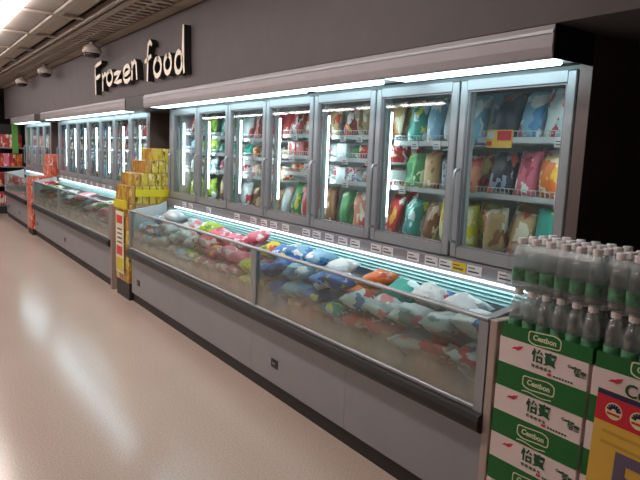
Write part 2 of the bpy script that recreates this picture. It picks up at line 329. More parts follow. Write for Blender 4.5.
def freezer(x0, nd, split, label, right_pad, shelves, tags, detail, tubes):
    """run of nd upright glass doors above one long open chest; split = number of doors over the left glass panel"""
    x1 = x0 + nd * W; xl, xr = x0 - 0.045, x1 + right_pad
    t = thing('freezer_cabinet', ((x0 + x1) / 2, 0.1, 0), label, 'freezer')
    cx = (x0 + x1) / 2; OFF = Vector((-cx, -0.1, 0))
    def P(name, mats, *boxes, bev=0.0, parent=t, smooth=False):
        return part(name, mats, parent, *boxes, bev=bev, smooth=smooth, loc=OFF if parent is t else (0, 0, 0))
    def Q(name, bm, mats, smooth=False): return put(name, mesh(name, bm, mats, smooth), t, OFF)
    # upper case
    P('case', 'liner', (x0, x1, 0.60, 0.64, 1.0, ZT + 0.01), (x0, x1, 0.05, 0.60, ZT + 0.0, ZT + 0.02), (x0, x1, 0.05, 0.60, 0.99, 1.03))
    P('side_panel', 'rail_grey', (xl, x0 - 0.002, 0.003, 0.64, 0.93, ZT + 0.02))
    P('side_panel', 'end_panel', (x1 + 0.002, x1 + 0.055, 0.003, 0.64, 0.93, ZT + 0.12))
    P('header', 'dark_metal', (xl, x1, 0.03, 0.64, ZT + 0.022, ZB - 0.004))
    # canopy
    bm = bmesh.new(); prism(bm, [(YB + 0.004, 1.884), (YB, 1.89), (YB - 0.004, 1.925), (YB - 0.002, 1.985), (YB + 0.004, ZB - 0.002), (0.028, ZB - 0.002), (0.028, 1.985), (YB + 0.02, 1.985), (YB + 0.02, 1.884)], xl + 0.004, x1 + 0.05)
    can = Q('canopy', bm, 'canopy_paint')
    P('canopy_highlight', 'aluminium', (xl + 0.004, x1 + 0.05, YB - 0.007, YB - 0.0045, 1.972, 1.984))  # thin pale strip stands in for the highlight along the upper fascia
    P('canopy_underside', 'white_metal', (xl + 0.004, x1 + 0.05, YB + 0.022, 0.0, 1.905, 1.915))
    for s in (xl, x1 + 0.0505): P('canopy_end', 'dark_metal', (s, s + 0.0035, YB, 0.028, 1.884, ZB - 0.003))
    for a, b in tubes: P('canopy_tube', 'canopy_glow', (a, b, -0.234, -0.075, 1.886, 1.904), bev=0.006)
    # doors
    for i in range(nd):
        d = put('door', M_DOOR, t, OFF + Vector((x0 + i * W, 0, 0)))
        put('pane', M_PANE, d); put('gasket', M_GASK, d); put('handle', M_HAND, d)
        for z in shelves(i):
            s = put('shelf', M_SHELF, t, OFF + Vector((x0 + i * W, 0, z)))
            if detail:
                put('guard_rail', M_GUARD, s)
                for q in (0.15, 0.36, 0.5):
                    if random.random() < 0.75:
                        put('price_card', M_STAG, s, (q + random.uniform(-0.05, 0.05), 0, 0))
    for i in range(nd):
        m = put('mullion', M_MULL, t, OFF + Vector((x0 + i * W + (0.03 if i == 0 else 0), 0, 0)))
        if i < nd - 1 or not detail: put('mullion_tube', M_MTUBE, m)
    m = put('mullion', M_MULL, t, OFF + Vector((x1 - 0.032, 0, 0))); put('mullion_tube', M_MTUBE, m)  # end mullion with a hidden tube, added to light the last door
    # price rail, light, air grille
    pr = P('price_rail', 'rail_grey', (xl, x1 + 0.05, -0.022, 0.045, 0.962, 1.022))
    for (tx, yel) in tags:
        g = put('price_tag', M_TAG, pr, (tx, 0, 0), mat='tag_yellow' if yel else None)
    P('chest_tube', 'chest_glow', (x0 + 0.17, x1 - 0.06, -0.030, -0.018, 0.949, 0.957), bev=0.003)
    P('tube_holder', 'rail_grey', (xl, x1 + 0.05, -0.017, 0.045, 0.93, 0.9615))
    P('grille_back', 'chest_liner', (xl, x1 + 0.05, 0.0, 0.04, 0.48, 0.929))
    bm = bmesh.new(); box(bm, x0 - 0.04, x1 + 0.04, 0, 0.022, -0.0035, 0.0035); me = mesh('grille_slat', bm, 'grille')
    for k in range(4): put('grille_slat', me, t, OFF + Vector((0, -0.024 - 0.007 * k, 0.92 - 0.017 * k)), (0.6, 0, 0))
    # chest
    xm = x0 + split * W
    gx = [(xl + 0.045, xm - 0.052), (xm + 0.014, xr - 0.045)] if 0 < split < nd else [(xl + 0.045, xr - 0.045)]
    for a, b in gx:
        g = P('front_glass', 'chest_glass', (a, b, -0.388, -0.381, ZG + 0.018, ZR - 0.016))
    P('top_rail', 'aluminium', (xl, xr, -0.402, -0.372, ZR - 0.016, ZR), bev=0.004)
    P('glass_channel', 'aluminium', (xl + 0.045, xr - 0.045, -0.40, -0.37, ZG, ZG + 0.018), bev=0.003)
    P('post', 'aluminium', (xl, xl + 0.044, -0.402, -0.37, ZG, ZR - 0.017))
    P('post', 'aluminium', (xr - 0.044, xr, -0.402, -0.37, ZG, ZR - 0.017))
    if 0 < split < nd:
        P('post', 'aluminium', (xm - 0.051, xm - 0.006, -0.402, -0.372, ZG + 0.0185, ZR - 0.017)); P('post', 'aluminium', (xm - 0.002, xm + 0.013, -0.402, -0.372, ZG + 0.0185, ZR - 0.017))
    for a in (xl, xr - 0.04):
        bm = bmesh.new(); prism(bm, [(-0.369, 0.10), (-0.369, ZR - 0.002), (-0.10, 0.955), (-0.036, 0.985), (-0.036, 0.10)], a, a + 0.04)
        Q('end_wall', bm, 'chest_liner' if a == xl else 'front_panel')
    P('end_cap', 'end_cap', (xr + 0.0045, xr + 0.040, -0.40, -0.04, 0.0, ZR - 0.002), bev=0.003)
    P('chest_floor', 'chest_liner', (xl + 0.041, xr - 0.041, -0.369, -0.001, 0.48, 0.50))
    bm = bmesh.new(); prism(bm, [(-0.372, 0.445), (-0.405, 0.447), (-0.424, 0.458), (-0.43, 0.475), (-0.43, 0.50), (-0.422, 0.52), (-0.404, ZG - 0.001), (-0.372, ZG - 0.001)], xl - 0.004, xr + 0.004)
    Q('bumper', bm, 'black_rubber')
    n = max(1, round((xr - xl) / 1.15)); st = (xr - xl) / n
    seams = [xl, (xl + xm) / 2, xm - 0.06, (xm + xr) / 2 + 0.02, xr] if 0 < split < nd else [xl, (xl + xr) / 2, xr]
    for a, b in zip(seams, seams[1:]):
        P('front_panel', 'front_panel', (a + 0.0012, b - 0.0012, -0.375, -0.345, 0.092, 0.444))
    P('kick_plate', 'kick_black', (xl + 0.01, xr - 0.005, -0.357, -0.30, 0.0, 0.091))
    P('base', 'kick_black', (xl + 0.045, xr - 0.045, -0.343, 0.6, 0.092, 0.478), (xl + 0.045, xr - 0.045, -0.29, 0.6, 0.0, 0.091))
    for sx in ((xl + 0.16, xm + 0.19) if 0 < split < nd else (xl + 0.16, xl + 1.5)):
        s = P('socket', 'socket_black', (sx, sx + 0.08, -0.379, -0.3755, 0.195, 0.25), bev=0.001); part('socket_slot', 'rail_grey', s, (sx + 0.015, sx + 0.045, -0.3798, -0.3791, 0.215, 0.228))
    return t, x0, x1

X0 = -5.728
TAGX = [(-5.32, 0), (-5.17, 0), (-4.78, 0), (-4.25, 0), (-3.98, 0), (-3.82, 0), (-3.68, 0), (-3.52, 0), (-3.26, 0), (-3.14, 0), (-3.0, 0), (-2.86, 0), (-2.74, 0), (-2.55, 0), (-2.45, 0), (-2.25, 0), (-2.12, 0), (-2.02, 0), (-1.935, 1), (-1.84, 0), (-1.66, 0), (-1.58, 0)]
SH_MAIN = {0: [1.30, 1.49, 1.66], 1: [1.32, 1.47, 1.62], 2: [1.30, 1.45, 1.60], 3: [1.36, 1.48, 1.63], 4: [1.33, 1.477, 1.62], 5: [1.33, 1.585], 6: [1.335, 1.605]}
freezer(X0, 7, 4, 'nearest grey freezer with seven glass doors over a long open chest', -0.02, lambda i: SH_MAIN[i], TAGX, True,
        [(-5.68, -5.03), (-5.0, -4.42), (-4.38, -3.22), (-3.12, -2.49), (-2.33, -1.44)])
X2 = -10.70
freezer(X2, 7, 3, 'middle grey freezer with seven lit glass doors between yellow and red box displays', -0.02, lambda i: [1.30, 1.46, 1.62], [(X2 + 0.3 + 0.3 * k, 0) for k in range(13)], False,
        [(X2 + 0.1, X2 + 1.3), (X2 + 1.36, X2 + 2.56), (X2 + 2.62, X2 + 3.5), (X2 + 3.54, X2 + 4.28)])
X3 = -13.78
freezer(X3, 4, 4, 'farthest grey freezer with four glass doors past the red box display', -0.02, lambda i: [1.46], [], False, [(X3 + 0.1, X3 + 1.2), (X3 + 1.3, X3 + 2.4)])

# ------------------------------------------------------------------ frozen packages
def bag_mesh(seed, w_, h_, t_, nu=6, nv=7):
    """pillow bag: two puffed sheets welded at the rim, crimped flat at top and bottom; origin at bottom centre"""
    bm = bmesh.new(); F, B = {}, {}
    for i in range(nu + 1):
        for j in range(nv + 1):
            u, v = i / nu * 2 - 1, j / nv * 2 - 1
            puff = max(0.0, (1 - abs(u) ** 3)) ** 0.6 * max(0.0, (1 - abs(v) ** 4)) ** 0.7
            nz = noise.noise(Vector((u * 1.6 + seed * 7.1, v * 1.6, seed * 3.3)))
            nx = noise.noise(Vector((u * 2 + seed, v * 2 + 9, seed))) * 0.05
            px = u * w_ / 2 * (1 - 0.06 * (1 - v * v) + nx * 0.5); pz = (v + 1) / 2 * h_ * (1 + nx * 0.4)
            d = t_ / 2 * puff * (1 + 0.5 * nz)
            edge = i in (0, nu) or j in (0, nv)
            F[i, j] = bm.verts.new((px, -d, pz)); B[i, j] = F[i, j] if edge else bm.verts.new((px, d * (1 - 0.3 * nz), pz))
    for i in range(nu):
        for j in range(nv):
            bm.faces.new((F[i, j], F[i + 1, j], F[i + 1, j + 1], F[i, j + 1]))
            bm.faces.new((B[i, j + 1], B[i + 1, j + 1], B[i + 1, j], B[i, j]))
    return mesh('frozen_food_bag', bm, 'print_red', True)
BAGS = [bag_mesh(s, 1, 1, 1) for s in range(8)]
def bag(name, w_, h_, t_, colour, loc, rot, label, group):
    o = put(name, random.choice(BAGS), None, loc, rot, (w_, t_, h_), 'print_' + colour)
    return tag(o, label, 'bag', group)
bm = bmesh.new(); box(bm, -0.5, 0.5, -0.5, 0.5, 0, 1, bev=0.02); BOXM = mesh('frozen_food_box', bm, 'print_red')
bm = bmesh.new(); lathe(bm, [(0.42, 0), (0.5, 0.82), (0.53, 0.83), (0.53, 1.0)], 12); TUBM = mesh('frozen_food_tub', bm, 'print_red', False)

DOORC = {0: ['green', 'lime', 'skyblue', 'red', 'white', 'brown'], 1: ['teal', 'white', 'tan', 'brown', 'pink', 'green'], 2: ['red', 'white', 'tan', 'green', 'orange', 'pink'],
         3: ['red', 'pink', 'orange', 'white', 'brown', 'clear'], 4: ['tan', 'white', 'salmon', 'orange', 'red', 'green'], 5: ['green', 'teal', 'dark', 'white', 'brown', 'blue'], 6: ['red', 'orange', 'white', 'pink', 'tan', 'skyblue']}
# colours the photograph shows on single shelves: (door, level counted from the bottom) -> colours left to right
SHELFC = {(6, 0): ['tan', 'tan', 'dark', 'teal', 'tan'], (6, 1): ['dark', 'pink', 'skyblue', 'orange', 'salmon'], (6, 2): ['dark', 'skyblue', 'red', 'white', 'tan'],
          (5, 0): ['teal', 'brown', 'tan', 'yellow', 'yellow'], (5, 1): ['green', 'tan', 'dark', 'dark', 'salmon'], (5, 2): ['teal', 'skyblue', 'green', 'white', 'skyblue'],
          (4, 0): ['green', 'salmon', 'orange', 'salmon', 'red'], (4, 1): ['white', 'green', 'clear', 'white', 'white'], (4, 2): ['white', 'green', 'red', 'red', 'red'], (4, 3): ['tan', 'tan', 'green', 'salmon', 'tan'],
          (3, 0): ['green', 'red', 'white', 'red', 'brown'], (3, 3): ['red', 'orange', 'tan', 'orange', 'tan'], (2, 0): ['brown', 'white', 'brown', 'tan', 'clear'], (2, 3): ['red', 'red', 'pink', 'red', 'red'],
          (1, 0): ['brown', 'green', 'brown', 'pink', 'white'], (0, 0): ['lime', 'lime', 'yellow', 'lime', 'lime'], (0, 3): ['red', 'red', 'green', 'red', 'skyblue']}
from mathutils.bvhtree import BVHTree
from mathutils import Euler
PLACED = []   # (centre, radius, tree) of the packages set down so far
TRIS = {}
def tree_of(me, loc, rot, sc):
    if me.name not in TRIS: TRIS[me.name] = ([v.co.copy() for v in me.vertices], [tuple(p.vertices) for p in me.polygons])
    vs_, ps_ = TRIS[me.name]
    M = Matrix.LocRotScale(Vector(loc), Euler(rot), Vector(sc)); pts = [M @ v for v in vs_]
    c = sum(pts, Vector()) / len(pts); r = max((p - c).length for p in pts)
    return c, r, BVHTree.FromPolygons(pts, ps_), pts
def clashes(c, r, t):
    return any((c - c2).length < r + r2 and t.overlap(t2) for c2, r2, t2 in PLACED)
def lay(name, me, loc, rot, sc, mat, up=0.0, tries=14, shrink=1.0, accept=None):
    """set a package down: lifted (up) or slimmed (shrink) a little until it clears its neighbours"""
    loc = Vector(loc); sc = Vector(sc)
    for k in range(tries):
        c, r, t, pts = tree_of(me, loc, rot, sc)
        if not clashes(c, r, t) and (accept is None or accept(pts)): break
        loc.z += up; sc.x *= shrink; sc.y *= shrink
    else:
        return None
    PLACED.append((c, r, t))
    return put(name, me, None, loc, rot, sc, mat)
def fill_door(x0, i, levels, which, rows, npk, cols, shelfc=None):
    lv = [1.032] + levels
    for li, z in enumerate(lv):
        top = (lv[li + 1] - 0.03 if li + 1 < len(lv) else ZT - 0.03) - z
        lname = {0: 'bottom', len(lv) - 1: 'top'}.get(li, 'upper middle' if (len(lv) == 4 and li == 2) else ('lower middle' if len(lv) == 4 else 'middle'))
        for row in range(rows):
            n = npk + (1 if (row == 0 and top < 0.14) else 0)
            cs = (shelfc or {}).get((i, li))
            for k in range(n):
                c = cs[min(len(cs) - 1, int((k + 0.5) * len(cs) / n))] if cs and random.random() < 0.9 else random.choice(cols)
                pw = (W - 0.05) / n; x = x0 + i * W + 0.025 + pw * (k + 0.5)
                hh = min(top * random.uniform(0.86, 1.0), 0.27) * (1.05 if row else 0.95)
                y = (0.205 if i == 0 else 0.235) + 0.15 * row
                where = '%s along the %s shelf%s, %s door of the %s freezer' % (ordn(k + 1), lname, ' back row' if row else '', ordn(i + 1), which)
                grp = 'packages behind the doors of the %s freezer' % which
                if top < 0.12 and row == 0 and c in ('white', 'red', 'salmon', 'tan'):
                    o = lay('frozen_food_box', BOXM, (x, y, z + 0.001), (0, 0, random.uniform(-0.04, 0.04)), (pw * 0.94, 0.11, hh), 'print_' + c, shrink=0.96)
                    if o: tag(o, '%s box, %s' % (PAL[c][0], where), 'box', grp)
                else:
                    lean = random.uniform(-0.10, -0.25) if hh > 0.15 else random.uniform(-0.2, -0.4)
                    roll = random.uniform(-0.22, 0.22) if (li == 0 and hh > 0.15) else random.uniform(-0.06, 0.06)
                    o = lay('frozen_food_bag', random.choice(BAGS), (x, y, z + 0.004 + abs(math.sin(roll)) * pw / 2), (lean, roll, random.uniform(-0.12, 0.12)), (pw * random.uniform(1.0, 1.12), random.uniform(0.07, 0.10), hh), 'print_' + c, shrink=0.95,
                            accept=lambda pts: min(p.y for p in pts) > 0.154 and max(p.z for p in pts) < z + top + 0.018 and max(p.x for p in pts) < x0 + (i + 1) * W - 0.004 and min(p.x for p in pts) > x0 + i * W - (0.0 if i == 0 else 0.05) + 0.004)
                    if o: tag(o, '%s bag, %s' % (PAL[c][0], where), 'bag', grp)
for i in range(7): fill_door(X0, i, SH_MAIN[i], 'nearest', 2 if i > 3 else 1, 4, DOORC[i], SHELFC)
ALLC = ['red', 'orange', 'white', 'tan', 'green', 'skyblue', 'blue', 'pink', 'brown', 'dark']
for i in range(7): fill_door(X2, i, [1.30, 1.46, 1.62], 'middle', 1, 2, ALLC)
for i in range(4): fill_door(X3, i, [1.46], 'farthest', 1, 2, ALLC)

# sale card behind the rightmost door
c = thing('sale_card', (X0 + 6 * W + 0.115, 0.137, 1.60), 'red and yellow sale card on a shelf behind the rightmost glass door', 'sign')
part('backing', 'sign_yellow', c, (-0.045, 0.105, 0.0, 0.003, -0.03, 0.055)); part('red_panel', 'sign_red', c, (0.02, 0.10, -0.002, -0.0002, 0.005, 0.05)); part('red_panel', 'sign_red', c, (-0.04, -0.012, -0.002, -0.0002, -0.02, 0.0))
part('white_panel', 'tag_white', c, (-0.04, 0.0, -0.002, -0.0002, 0.012, 0.045))

# open chest of the nearest freezer: bags in layers
ZONES = [(-5.72, ['clear', 'white', 'skyblue', 'clear']), (-5.0, ['white', 'clear', 'skyblue', 'white']), (-4.62, ['white', 'lime', 'clear']), (-4.42, ['red', 'pink', 'pink', 'red']), (-3.95, ['pink', 'white', 'lime', 'red']),
         (-3.6, ['yellow', 'lime', 'pink', 'yellow']), (-3.35, ['yellow', 'blue', 'yellow']), (-3.15, ['blue', 'blue', 'skyblue']), (-2.85, ['blue', 'white', 'skyblue', 'lime']), (-2.62, ['red', 'teal', 'blue', 'orange']),
         (-2.45, ['red', 'orange', 'teal', 'white']), (-2.2, ['salmon', 'teal', 'clear', 'red']), (-2.02, ['clear', 'clear', 'white']), (-1.8, ['clear', 'pink', 'red', 'white']), (-1.62, ['white', 'pink', 'white'])]
def zone(x):
    z = ZONES[0][1]
    for a, c in ZONES:
        if x >= a: z = c
    return z
def fill_chest(xa, xb, step, which, zf, zrows, group, d, zmax=0.90):
    n = int((xb - xa) / step); step = (xb - xa) / n
    for ri, (y, levels) in enumerate(zrows):
        for li, z in enumerate(levels):
            top = li == len(levels) - 1
            for k in range(n):
                x = xa + step * (k + 0.5)
                c = random.choice(zf(x))
                rx = -math.pi / 2 + (random.uniform(0.0, 0.4) if top else random.uniform(0.0, 0.12))
                lv = 'top' if top else ['lowest', 'second', 'third', 'fourth'][li]
                me = random.choice(BAGS); loc = Vector((x, y - d / 2, z)); f = 1.0 if top else 0.4
                rot = (rx, random.uniform(-0.22, 0.22) * f, random.uniform(-0.3, 0.3) * f)
                sc = Vector((step * random.uniform(0.98, 1.12), random.uniform(0.07, 0.10), d * random.uniform(0.92, 1.0))); o = None
                for q in range(24):
                    c_, r_, t_, pts = tree_of(me, loc, rot, sc)
                    ymax = -0.008 if max(p.z for p in pts) < 0.85 else -0.066
                    sh = Vector((max(0, xa - 0.045 - min(p.x for p in pts)) - max(0, max(p.x for p in pts) - xb - 0.006), max(0, -0.366 - min(p.y for p in pts)) - max(0, max(p.y for p in pts) - ymax), max(0, 0.503 - min(p.z for p in pts))))
                    if sh.length > 1e-4: loc += sh * 1.01; c_, r_, t_, pts = tree_of(me, loc, rot, sc)
                    if not clashes(c_, r_, t_):
                        PLACED.append((c_, r_, t_)); o = put('frozen_food_bag', me, None, loc, rot, sc, 'print_' + c); break
                    loc.z += 0.006
                    if loc.z > zmax: break
                if o is None: continue
                tag(o, '%s bag, %s from far end, %s layer of %s row, %s open chest' % (PAL[c][0], ordn(k + 1), lv, ['front', 'rear'][ri], which), 'bag', group)
for k, (bx, bz, hh, bc) in enumerate([(-2.86, 0.502, 0.15, 'orange'), (-2.70, 0.502, 0.17, 'red'), (-1.78, 0.502, 0.12, 'red')]):
    o = lay('frozen_food_box', BOXM, (bx, -0.30, bz), (0, 0, 0.03 * (k - 1)), (0.145, 0.12, hh), 'print_' + bc)
    if o: tag(o, '%s box standing low behind the chest front glass, %s' % (PAL[bc][0], ['under the blue bags', 'beside the orange box', 'near the carton stack'][k]), 'box', 'boxes in the chest')
fill_chest(X0 + 0.05, X0 + 7 * W - 0.07, 0.185, 'nearest', zone, [(-0.285, [0.545, 0.62, 0.70]), (-0.115, [0.74, 0.815])], 'bags in the chest of the nearest freezer', 0.15)
fill_chest(X2 + 0.05, X2 + 7 * W - 0.07, 0.21, 'middle', lambda x: ['white', 'clear', 'red', 'green', 'clear', 'pink', 'dark'], [(-0.21, [0.66, 0.74])], 'bags in the chest of the middle freezer', 0.26)
fill_chest(X3 + 0.05, X3 + 4 * W - 0.07, 0.3, 'farthest', lambda x: ['white', 'clear', 'red', 'green'], [(-0.21, [0.72])], 'bags in the chest of the farthest freezer', 0.26)

# ------------------------------------------------------------------ stepped box displays between the freezers
def display(xa, xb, tiers, low_rows, yfr, matf, mats, name, colour, place, zbase):
    nx = 4; bw = (xb - xa) / nx; n_ = 0
    bm = bmesh.new(); box(bm, -0.5, 0.5, -0.5, 0.5, 0, 1, bev=0.03); me = mesh(name, bm, matf)
    b = part('display_plinth', 'dark_metal', None, (xa + 0.005, xb - 0.005, yfr + 0.01, 0.35, 0.0, zbase)); tag(b, 'dark plinth under the %s' % place, 'plinth')
    rows = []
    lz = (tiers[0][1] - zbase) / low_rows
    for r_ in range(low_rows): rows.append((yfr, zbase + r_ * lz, zbase + (r_ + 1) * lz, False))
    for (y, z0, z1) in tiers: rows.append((y, z0, z1, True))
    for ri, (y, z0, z1, side) in enumerate(rows):
        bd = 0.07
        for k in range(nx):
            o = put(name, me, None, (xa + bw * (k + 0.5), y + bd / 2, z0 + 0.001), (0, 0, 0), (bw * 0.93, bd * 0.92, z1 - z0 - 0.004), random.choice(mats))
            tag(o, '%s carton, %s from far side in front of %s row up, %s' % (colour, ordn(k + 1), ordn(ri + 1), place), 'box', 'cartons of the ' + place)
        j = 1
        while side and y + bd * (j + 1) < 0.24:
            o = put(name, me, None, (xb - bw * 0.5, y + bd * (j + 0.5), z0 + 0.001), (0, 0, 0), (bw * 0.93, bd * 0.90, z1 - z0 - 0.004), mats[0])
            tag(o, '%s carton, %s from the front along side of %s row up, %s' % (colour, ordn(j + 1), ordn(ri + 1), place), 'box', 'cartons of the ' + place)
            j += 1
        # inner stock that carries the tiers
    core = bmesh.new()
    for ri, (y, z0, z1, side) in enumerate(rows):
        if side: box(core, xa + 0.005, xb - bw - 0.003, y + 0.073, 0.24, z0 + 0.001, z1 - 0.001)
        else: box(core, xa + 0.005, xb - 0.005, y + 0.073, 0.24, z0 + 0.001, z1 - 0.001)
    o = put('inner_stock_block', mesh('inner_stock_block', core, 'carton_board')); tag(o, 'solid inner stock filling the middle of the %s' % place, 'box')
display(-6.21, -5.80, [(-0.40, 0.955, 1.135), (-0.342, 1.135, 1.26), (-0.235, 1.26, 1.385), (-0.13, 1.385, 1.505)], 6, -0.40, 'print_yellow_box', ['print_yellow_box', 'print_orange_box'], 'yellow_carton', 'yellow', 'stepped yellow display', 0.17)
display(-11.18, -10.80, [(-0.40, 0.86, 0.98), (-0.16, 0.98, 1.16), (-0.14, 1.16, 1.34)], 5, -0.42, 'print_red_box', ['print_red_box'], 'red_carton', 'red', 'stepped red display', 0.1)
# yellow price strips and poster on the yellow display
s = part('price_strip', 'yellow_card', None, (-5.797, -5.792, -0.33, 0.0, 1.03, 1.10)); tag(s, 'bright yellow price strip on the side of the yellow carton display', 'sign')
bm = bmesh.new(); prism(bm, [(-0.42, 0.905), (-0.42, 0.985), (-0.405, 0.985), (-0.405, 0.905)], -6.2, -5.8)
s = put('price_strip', mesh('price_strip', bm, 'yellow_card')); tag(s, 'bright yellow price strip along the front of the yellow carton display', 'sign')
p = thing('poster', (-6.02, -0.412, 0.25), 'tall cream and red poster on the front of the yellow carton display', 'poster')
part('sheet', 'poster_white', p, (-0.13, 0.12, -0.004, 0.0, 0.0, 0.62)); part('red_panel', 'red_card', p, (-0.10, 0.08, -0.006, -0.0042, 0.5, 0.58)); part('red_panel', 'red_card', p, (-0.10, 0.08, -0.006, -0.0042, 0.18, 0.27))
part('yellow_panel', 'yellow_card', p, (-0.11, 0.10, -0.006, -0.0042, 0.02, 0.15))
for k in range(4): part('print', 'tag_ink', p, (-0.08, 0.07, -0.0055, -0.0042, 0.3 + 0.045 * k, 0.315 + 0.045 * k))

# ------------------------------------------------------------------ bottled water stack
CW, CH, CDp = 0.356, 0.188, 0.25; CY = -0.405; Z0 = 0.110
TX = {'logo': textmesh('Cestbon', 0.027, 'carton_cream', bold=0.0008, shear=0.1), 'hanzi': textmesh('怡寶', 0.050, 'carton_dark_green', bold=0.0012), 'sub': textmesh('饮 用 纯 净 水', 0.013, 'carton_dark_green'),
      'small': textmesh('怡寶', 0.022, 'carton_dark_green', bold=0.0008), 'tiny': textmesh('Cestbon', 0.014, 'carton_dark_green', bold=0.0004), 'big': textmesh('Cestbon', 0.058, 'carton_dark_green', bold=0.0006)}
def logo_frame():
    bm = bmesh.new(); n = 28; A, B = [], []
    for i in range(n):
        a = 2 * math.pi * i / n; cx_, sz = math.cos(a), math.sin(a)
        x = math.copysign(abs(cx_) ** 0.45, cx_); z = math.copysign(abs(sz) ** 0.45, sz)
        wv = 0.004 * math.sin(x * 3.0)
        A.append(bm.verts.new((x * 0.066, 0, z * 0.025 + wv))); B.append(bm.verts.new((x * 0.0615, 0, z * 0.0205 + wv)))
    for i in range(n): bm.faces.new((A[i], B[i], B[(i + 1) % n], A[(i + 1) % n]))
    return mesh('logo_frame', bm, 'carton_cream')
def red_mark():
    bm = bmesh.new(); pts = [(-0.024, -0.006), (-0.012, 0.004), (0.0, 0.006), (0.008, 0.011), (0.026, 0.016), (0.018, 0.002), (0.006, -0.006), (-0.008, -0.004)]
    bm.faces.new([bm.verts.new((x, 0, z)) for x, z in pts]); return mesh('red_mark', bm, 'carton_red')
def wave_line():
    bm = bmesh.new(); n = 12; pv = None
    for i in range(n + 1):
        x = -0.06 + 0.12 * i / n; z = 0.003 * math.sin(i * 0.6)
        c_ = (bm.verts.new((x, 0, z)), bm.verts.new((x, 0, z + 0.004)))
        if pv: bm.faces.new((pv[0], c_[0], c_[1], pv[1]))
        pv = c_
    return mesh('wave_line', bm, 'carton_cream')
M_LF, M_RM, M_WL = logo_frame(), red_mark(), wave_line()
bm = bmesh.new(); box(bm, 0, CW, 0, CDp, 0, CH, bev=0.002); M_CART = mesh('carton', bm, 'carton_white')
bm = bmesh.new(); box(bm, 0.0005, CW - 0.0005, -0.0008, 0.0004, 0.0015, CH * 0.49); M_GB = mesh('green_band', bm, 'carton_green')
bm = bmesh.new(); box(bm, -0.0008, 0.0004, 0.001, CDp - 0.001, 0.0015, CH * 0.49); M_GS = mesh('green_band', bm, 'carton_green')
def band_logo(o, cx_, z):
    put('logo_frame', M_LF, o, (cx_, -0.0018, z), (0, 0.04, 0)); put('brand_print', TX['logo'], o, (cx_, -0.0018, z)); put('wave_line', M_WL, o, (cx_ - 0.005, -0.0018, z - 0.04))
def carton(x, z, label, second, dx):
    o = put('water_carton', M_CART, None, (x + dx, CY, z)); tag(o, label, 'carton', 'cartons of bottled water')
    put('green_band', M_GB, o); put('green_band', M_GS, o)
    band_logo(o, CW * 0.5, CH * 0.27)
    zz = CH * 0.76
    put('red_mark', M_RM, o, (0.078, -0.0012, zz + 0.016))
    if second: put('brand_print', TX['big'], o, (0.21, -0.0012, zz + 0.0))
    else:
        put('brand_print', TX['hanzi'], o, (0.19, -0.0012, zz + 0.010)); put('sub_print', TX['sub'], o, (0.183, -0.0012, zz - 0.026))
        put('brand_print', TX['small'], o, (0.328, -0.0012, zz - 0.002)); put('brand_print', TX['tiny'], o, (0.306, -0.0012, zz + 0.015))
        part('sub_print', 'carton_dark_green', o, *[(0.232 + 0.011 * q, 0.239 + 0.011 * q, -0.0014, -0.0004, zz - 0.042, zz - 0.036) for q in range(7)]); part('red_mark', 'carton_red', o, (0.208, 0.224, -0.0014, -0.0004, zz - 0.043, zz - 0.034))
    return o
LEAN = [-0.010, -0.006, -0.004, 0.0]
XC = [-1.376, -1.008]
pal = part('stack_base', 'pallet_wood', None, *[(-1.388, -0.64, CY + 0.01 + 0.085 * k, CY + 0.07 + 0.085 * k, 0.09, Z0 - 0.001) for k in range(3)], *[(-1.385 + 0.33 * k, -1.30 + 0.33 * k, CY + 0.01, CY + 0.24, 0.0, 0.0895) for k in range(3)])
tag(pal, 'low wooden base under the stack of bottled water cartons', 'pallet')
for c_ in range(2):
    for k in range(4):
        carton(XC[c_], Z0 + k * CH, 'green and white water carton, %s from floor, %s' % (ordn(k + 1), ['column next to the freezer', 'column behind the yellow price sign']
               [c_]), c_ == 1, LEAN[k])
ZTR = Z0 + 4 * CH
# open trays cut from cartons, holding the lower layer of bottles
bm = bmesh.new(); th = 0.003; hT = 0.052
for b in ((0, CW, 0, th, 0, hT), (0, CW, CDp - th, CDp, 0, hT), (0, th, th, CDp - th, 0, hT), (CW - th, CW, th, CDp - th, 0, hT), (th, CW - th, th, CDp - th, 0, th)): box(bm, *b)
M_TRAY = mesh('tray', bm, 'carton_green')
for c_ in range(2):
    o = put('carton_tray', M_TRAY, None, (XC[c_] + 0.008, CY, ZTR + 0.0005)); tag(o, 'green cut-open carton tray of water bottles on top of the %s' % ['column next to the freezer', 'column behind the price sign'][c_], 'carton', 'open bottle trays')
    put('logo_frame', M_LF, o, (CW * 0.5, -0.0012, 0.030), (0, 0.04, 0)); put('brand_print', TX['logo'], o, (CW * 0.5, -0.0012, 0.030))
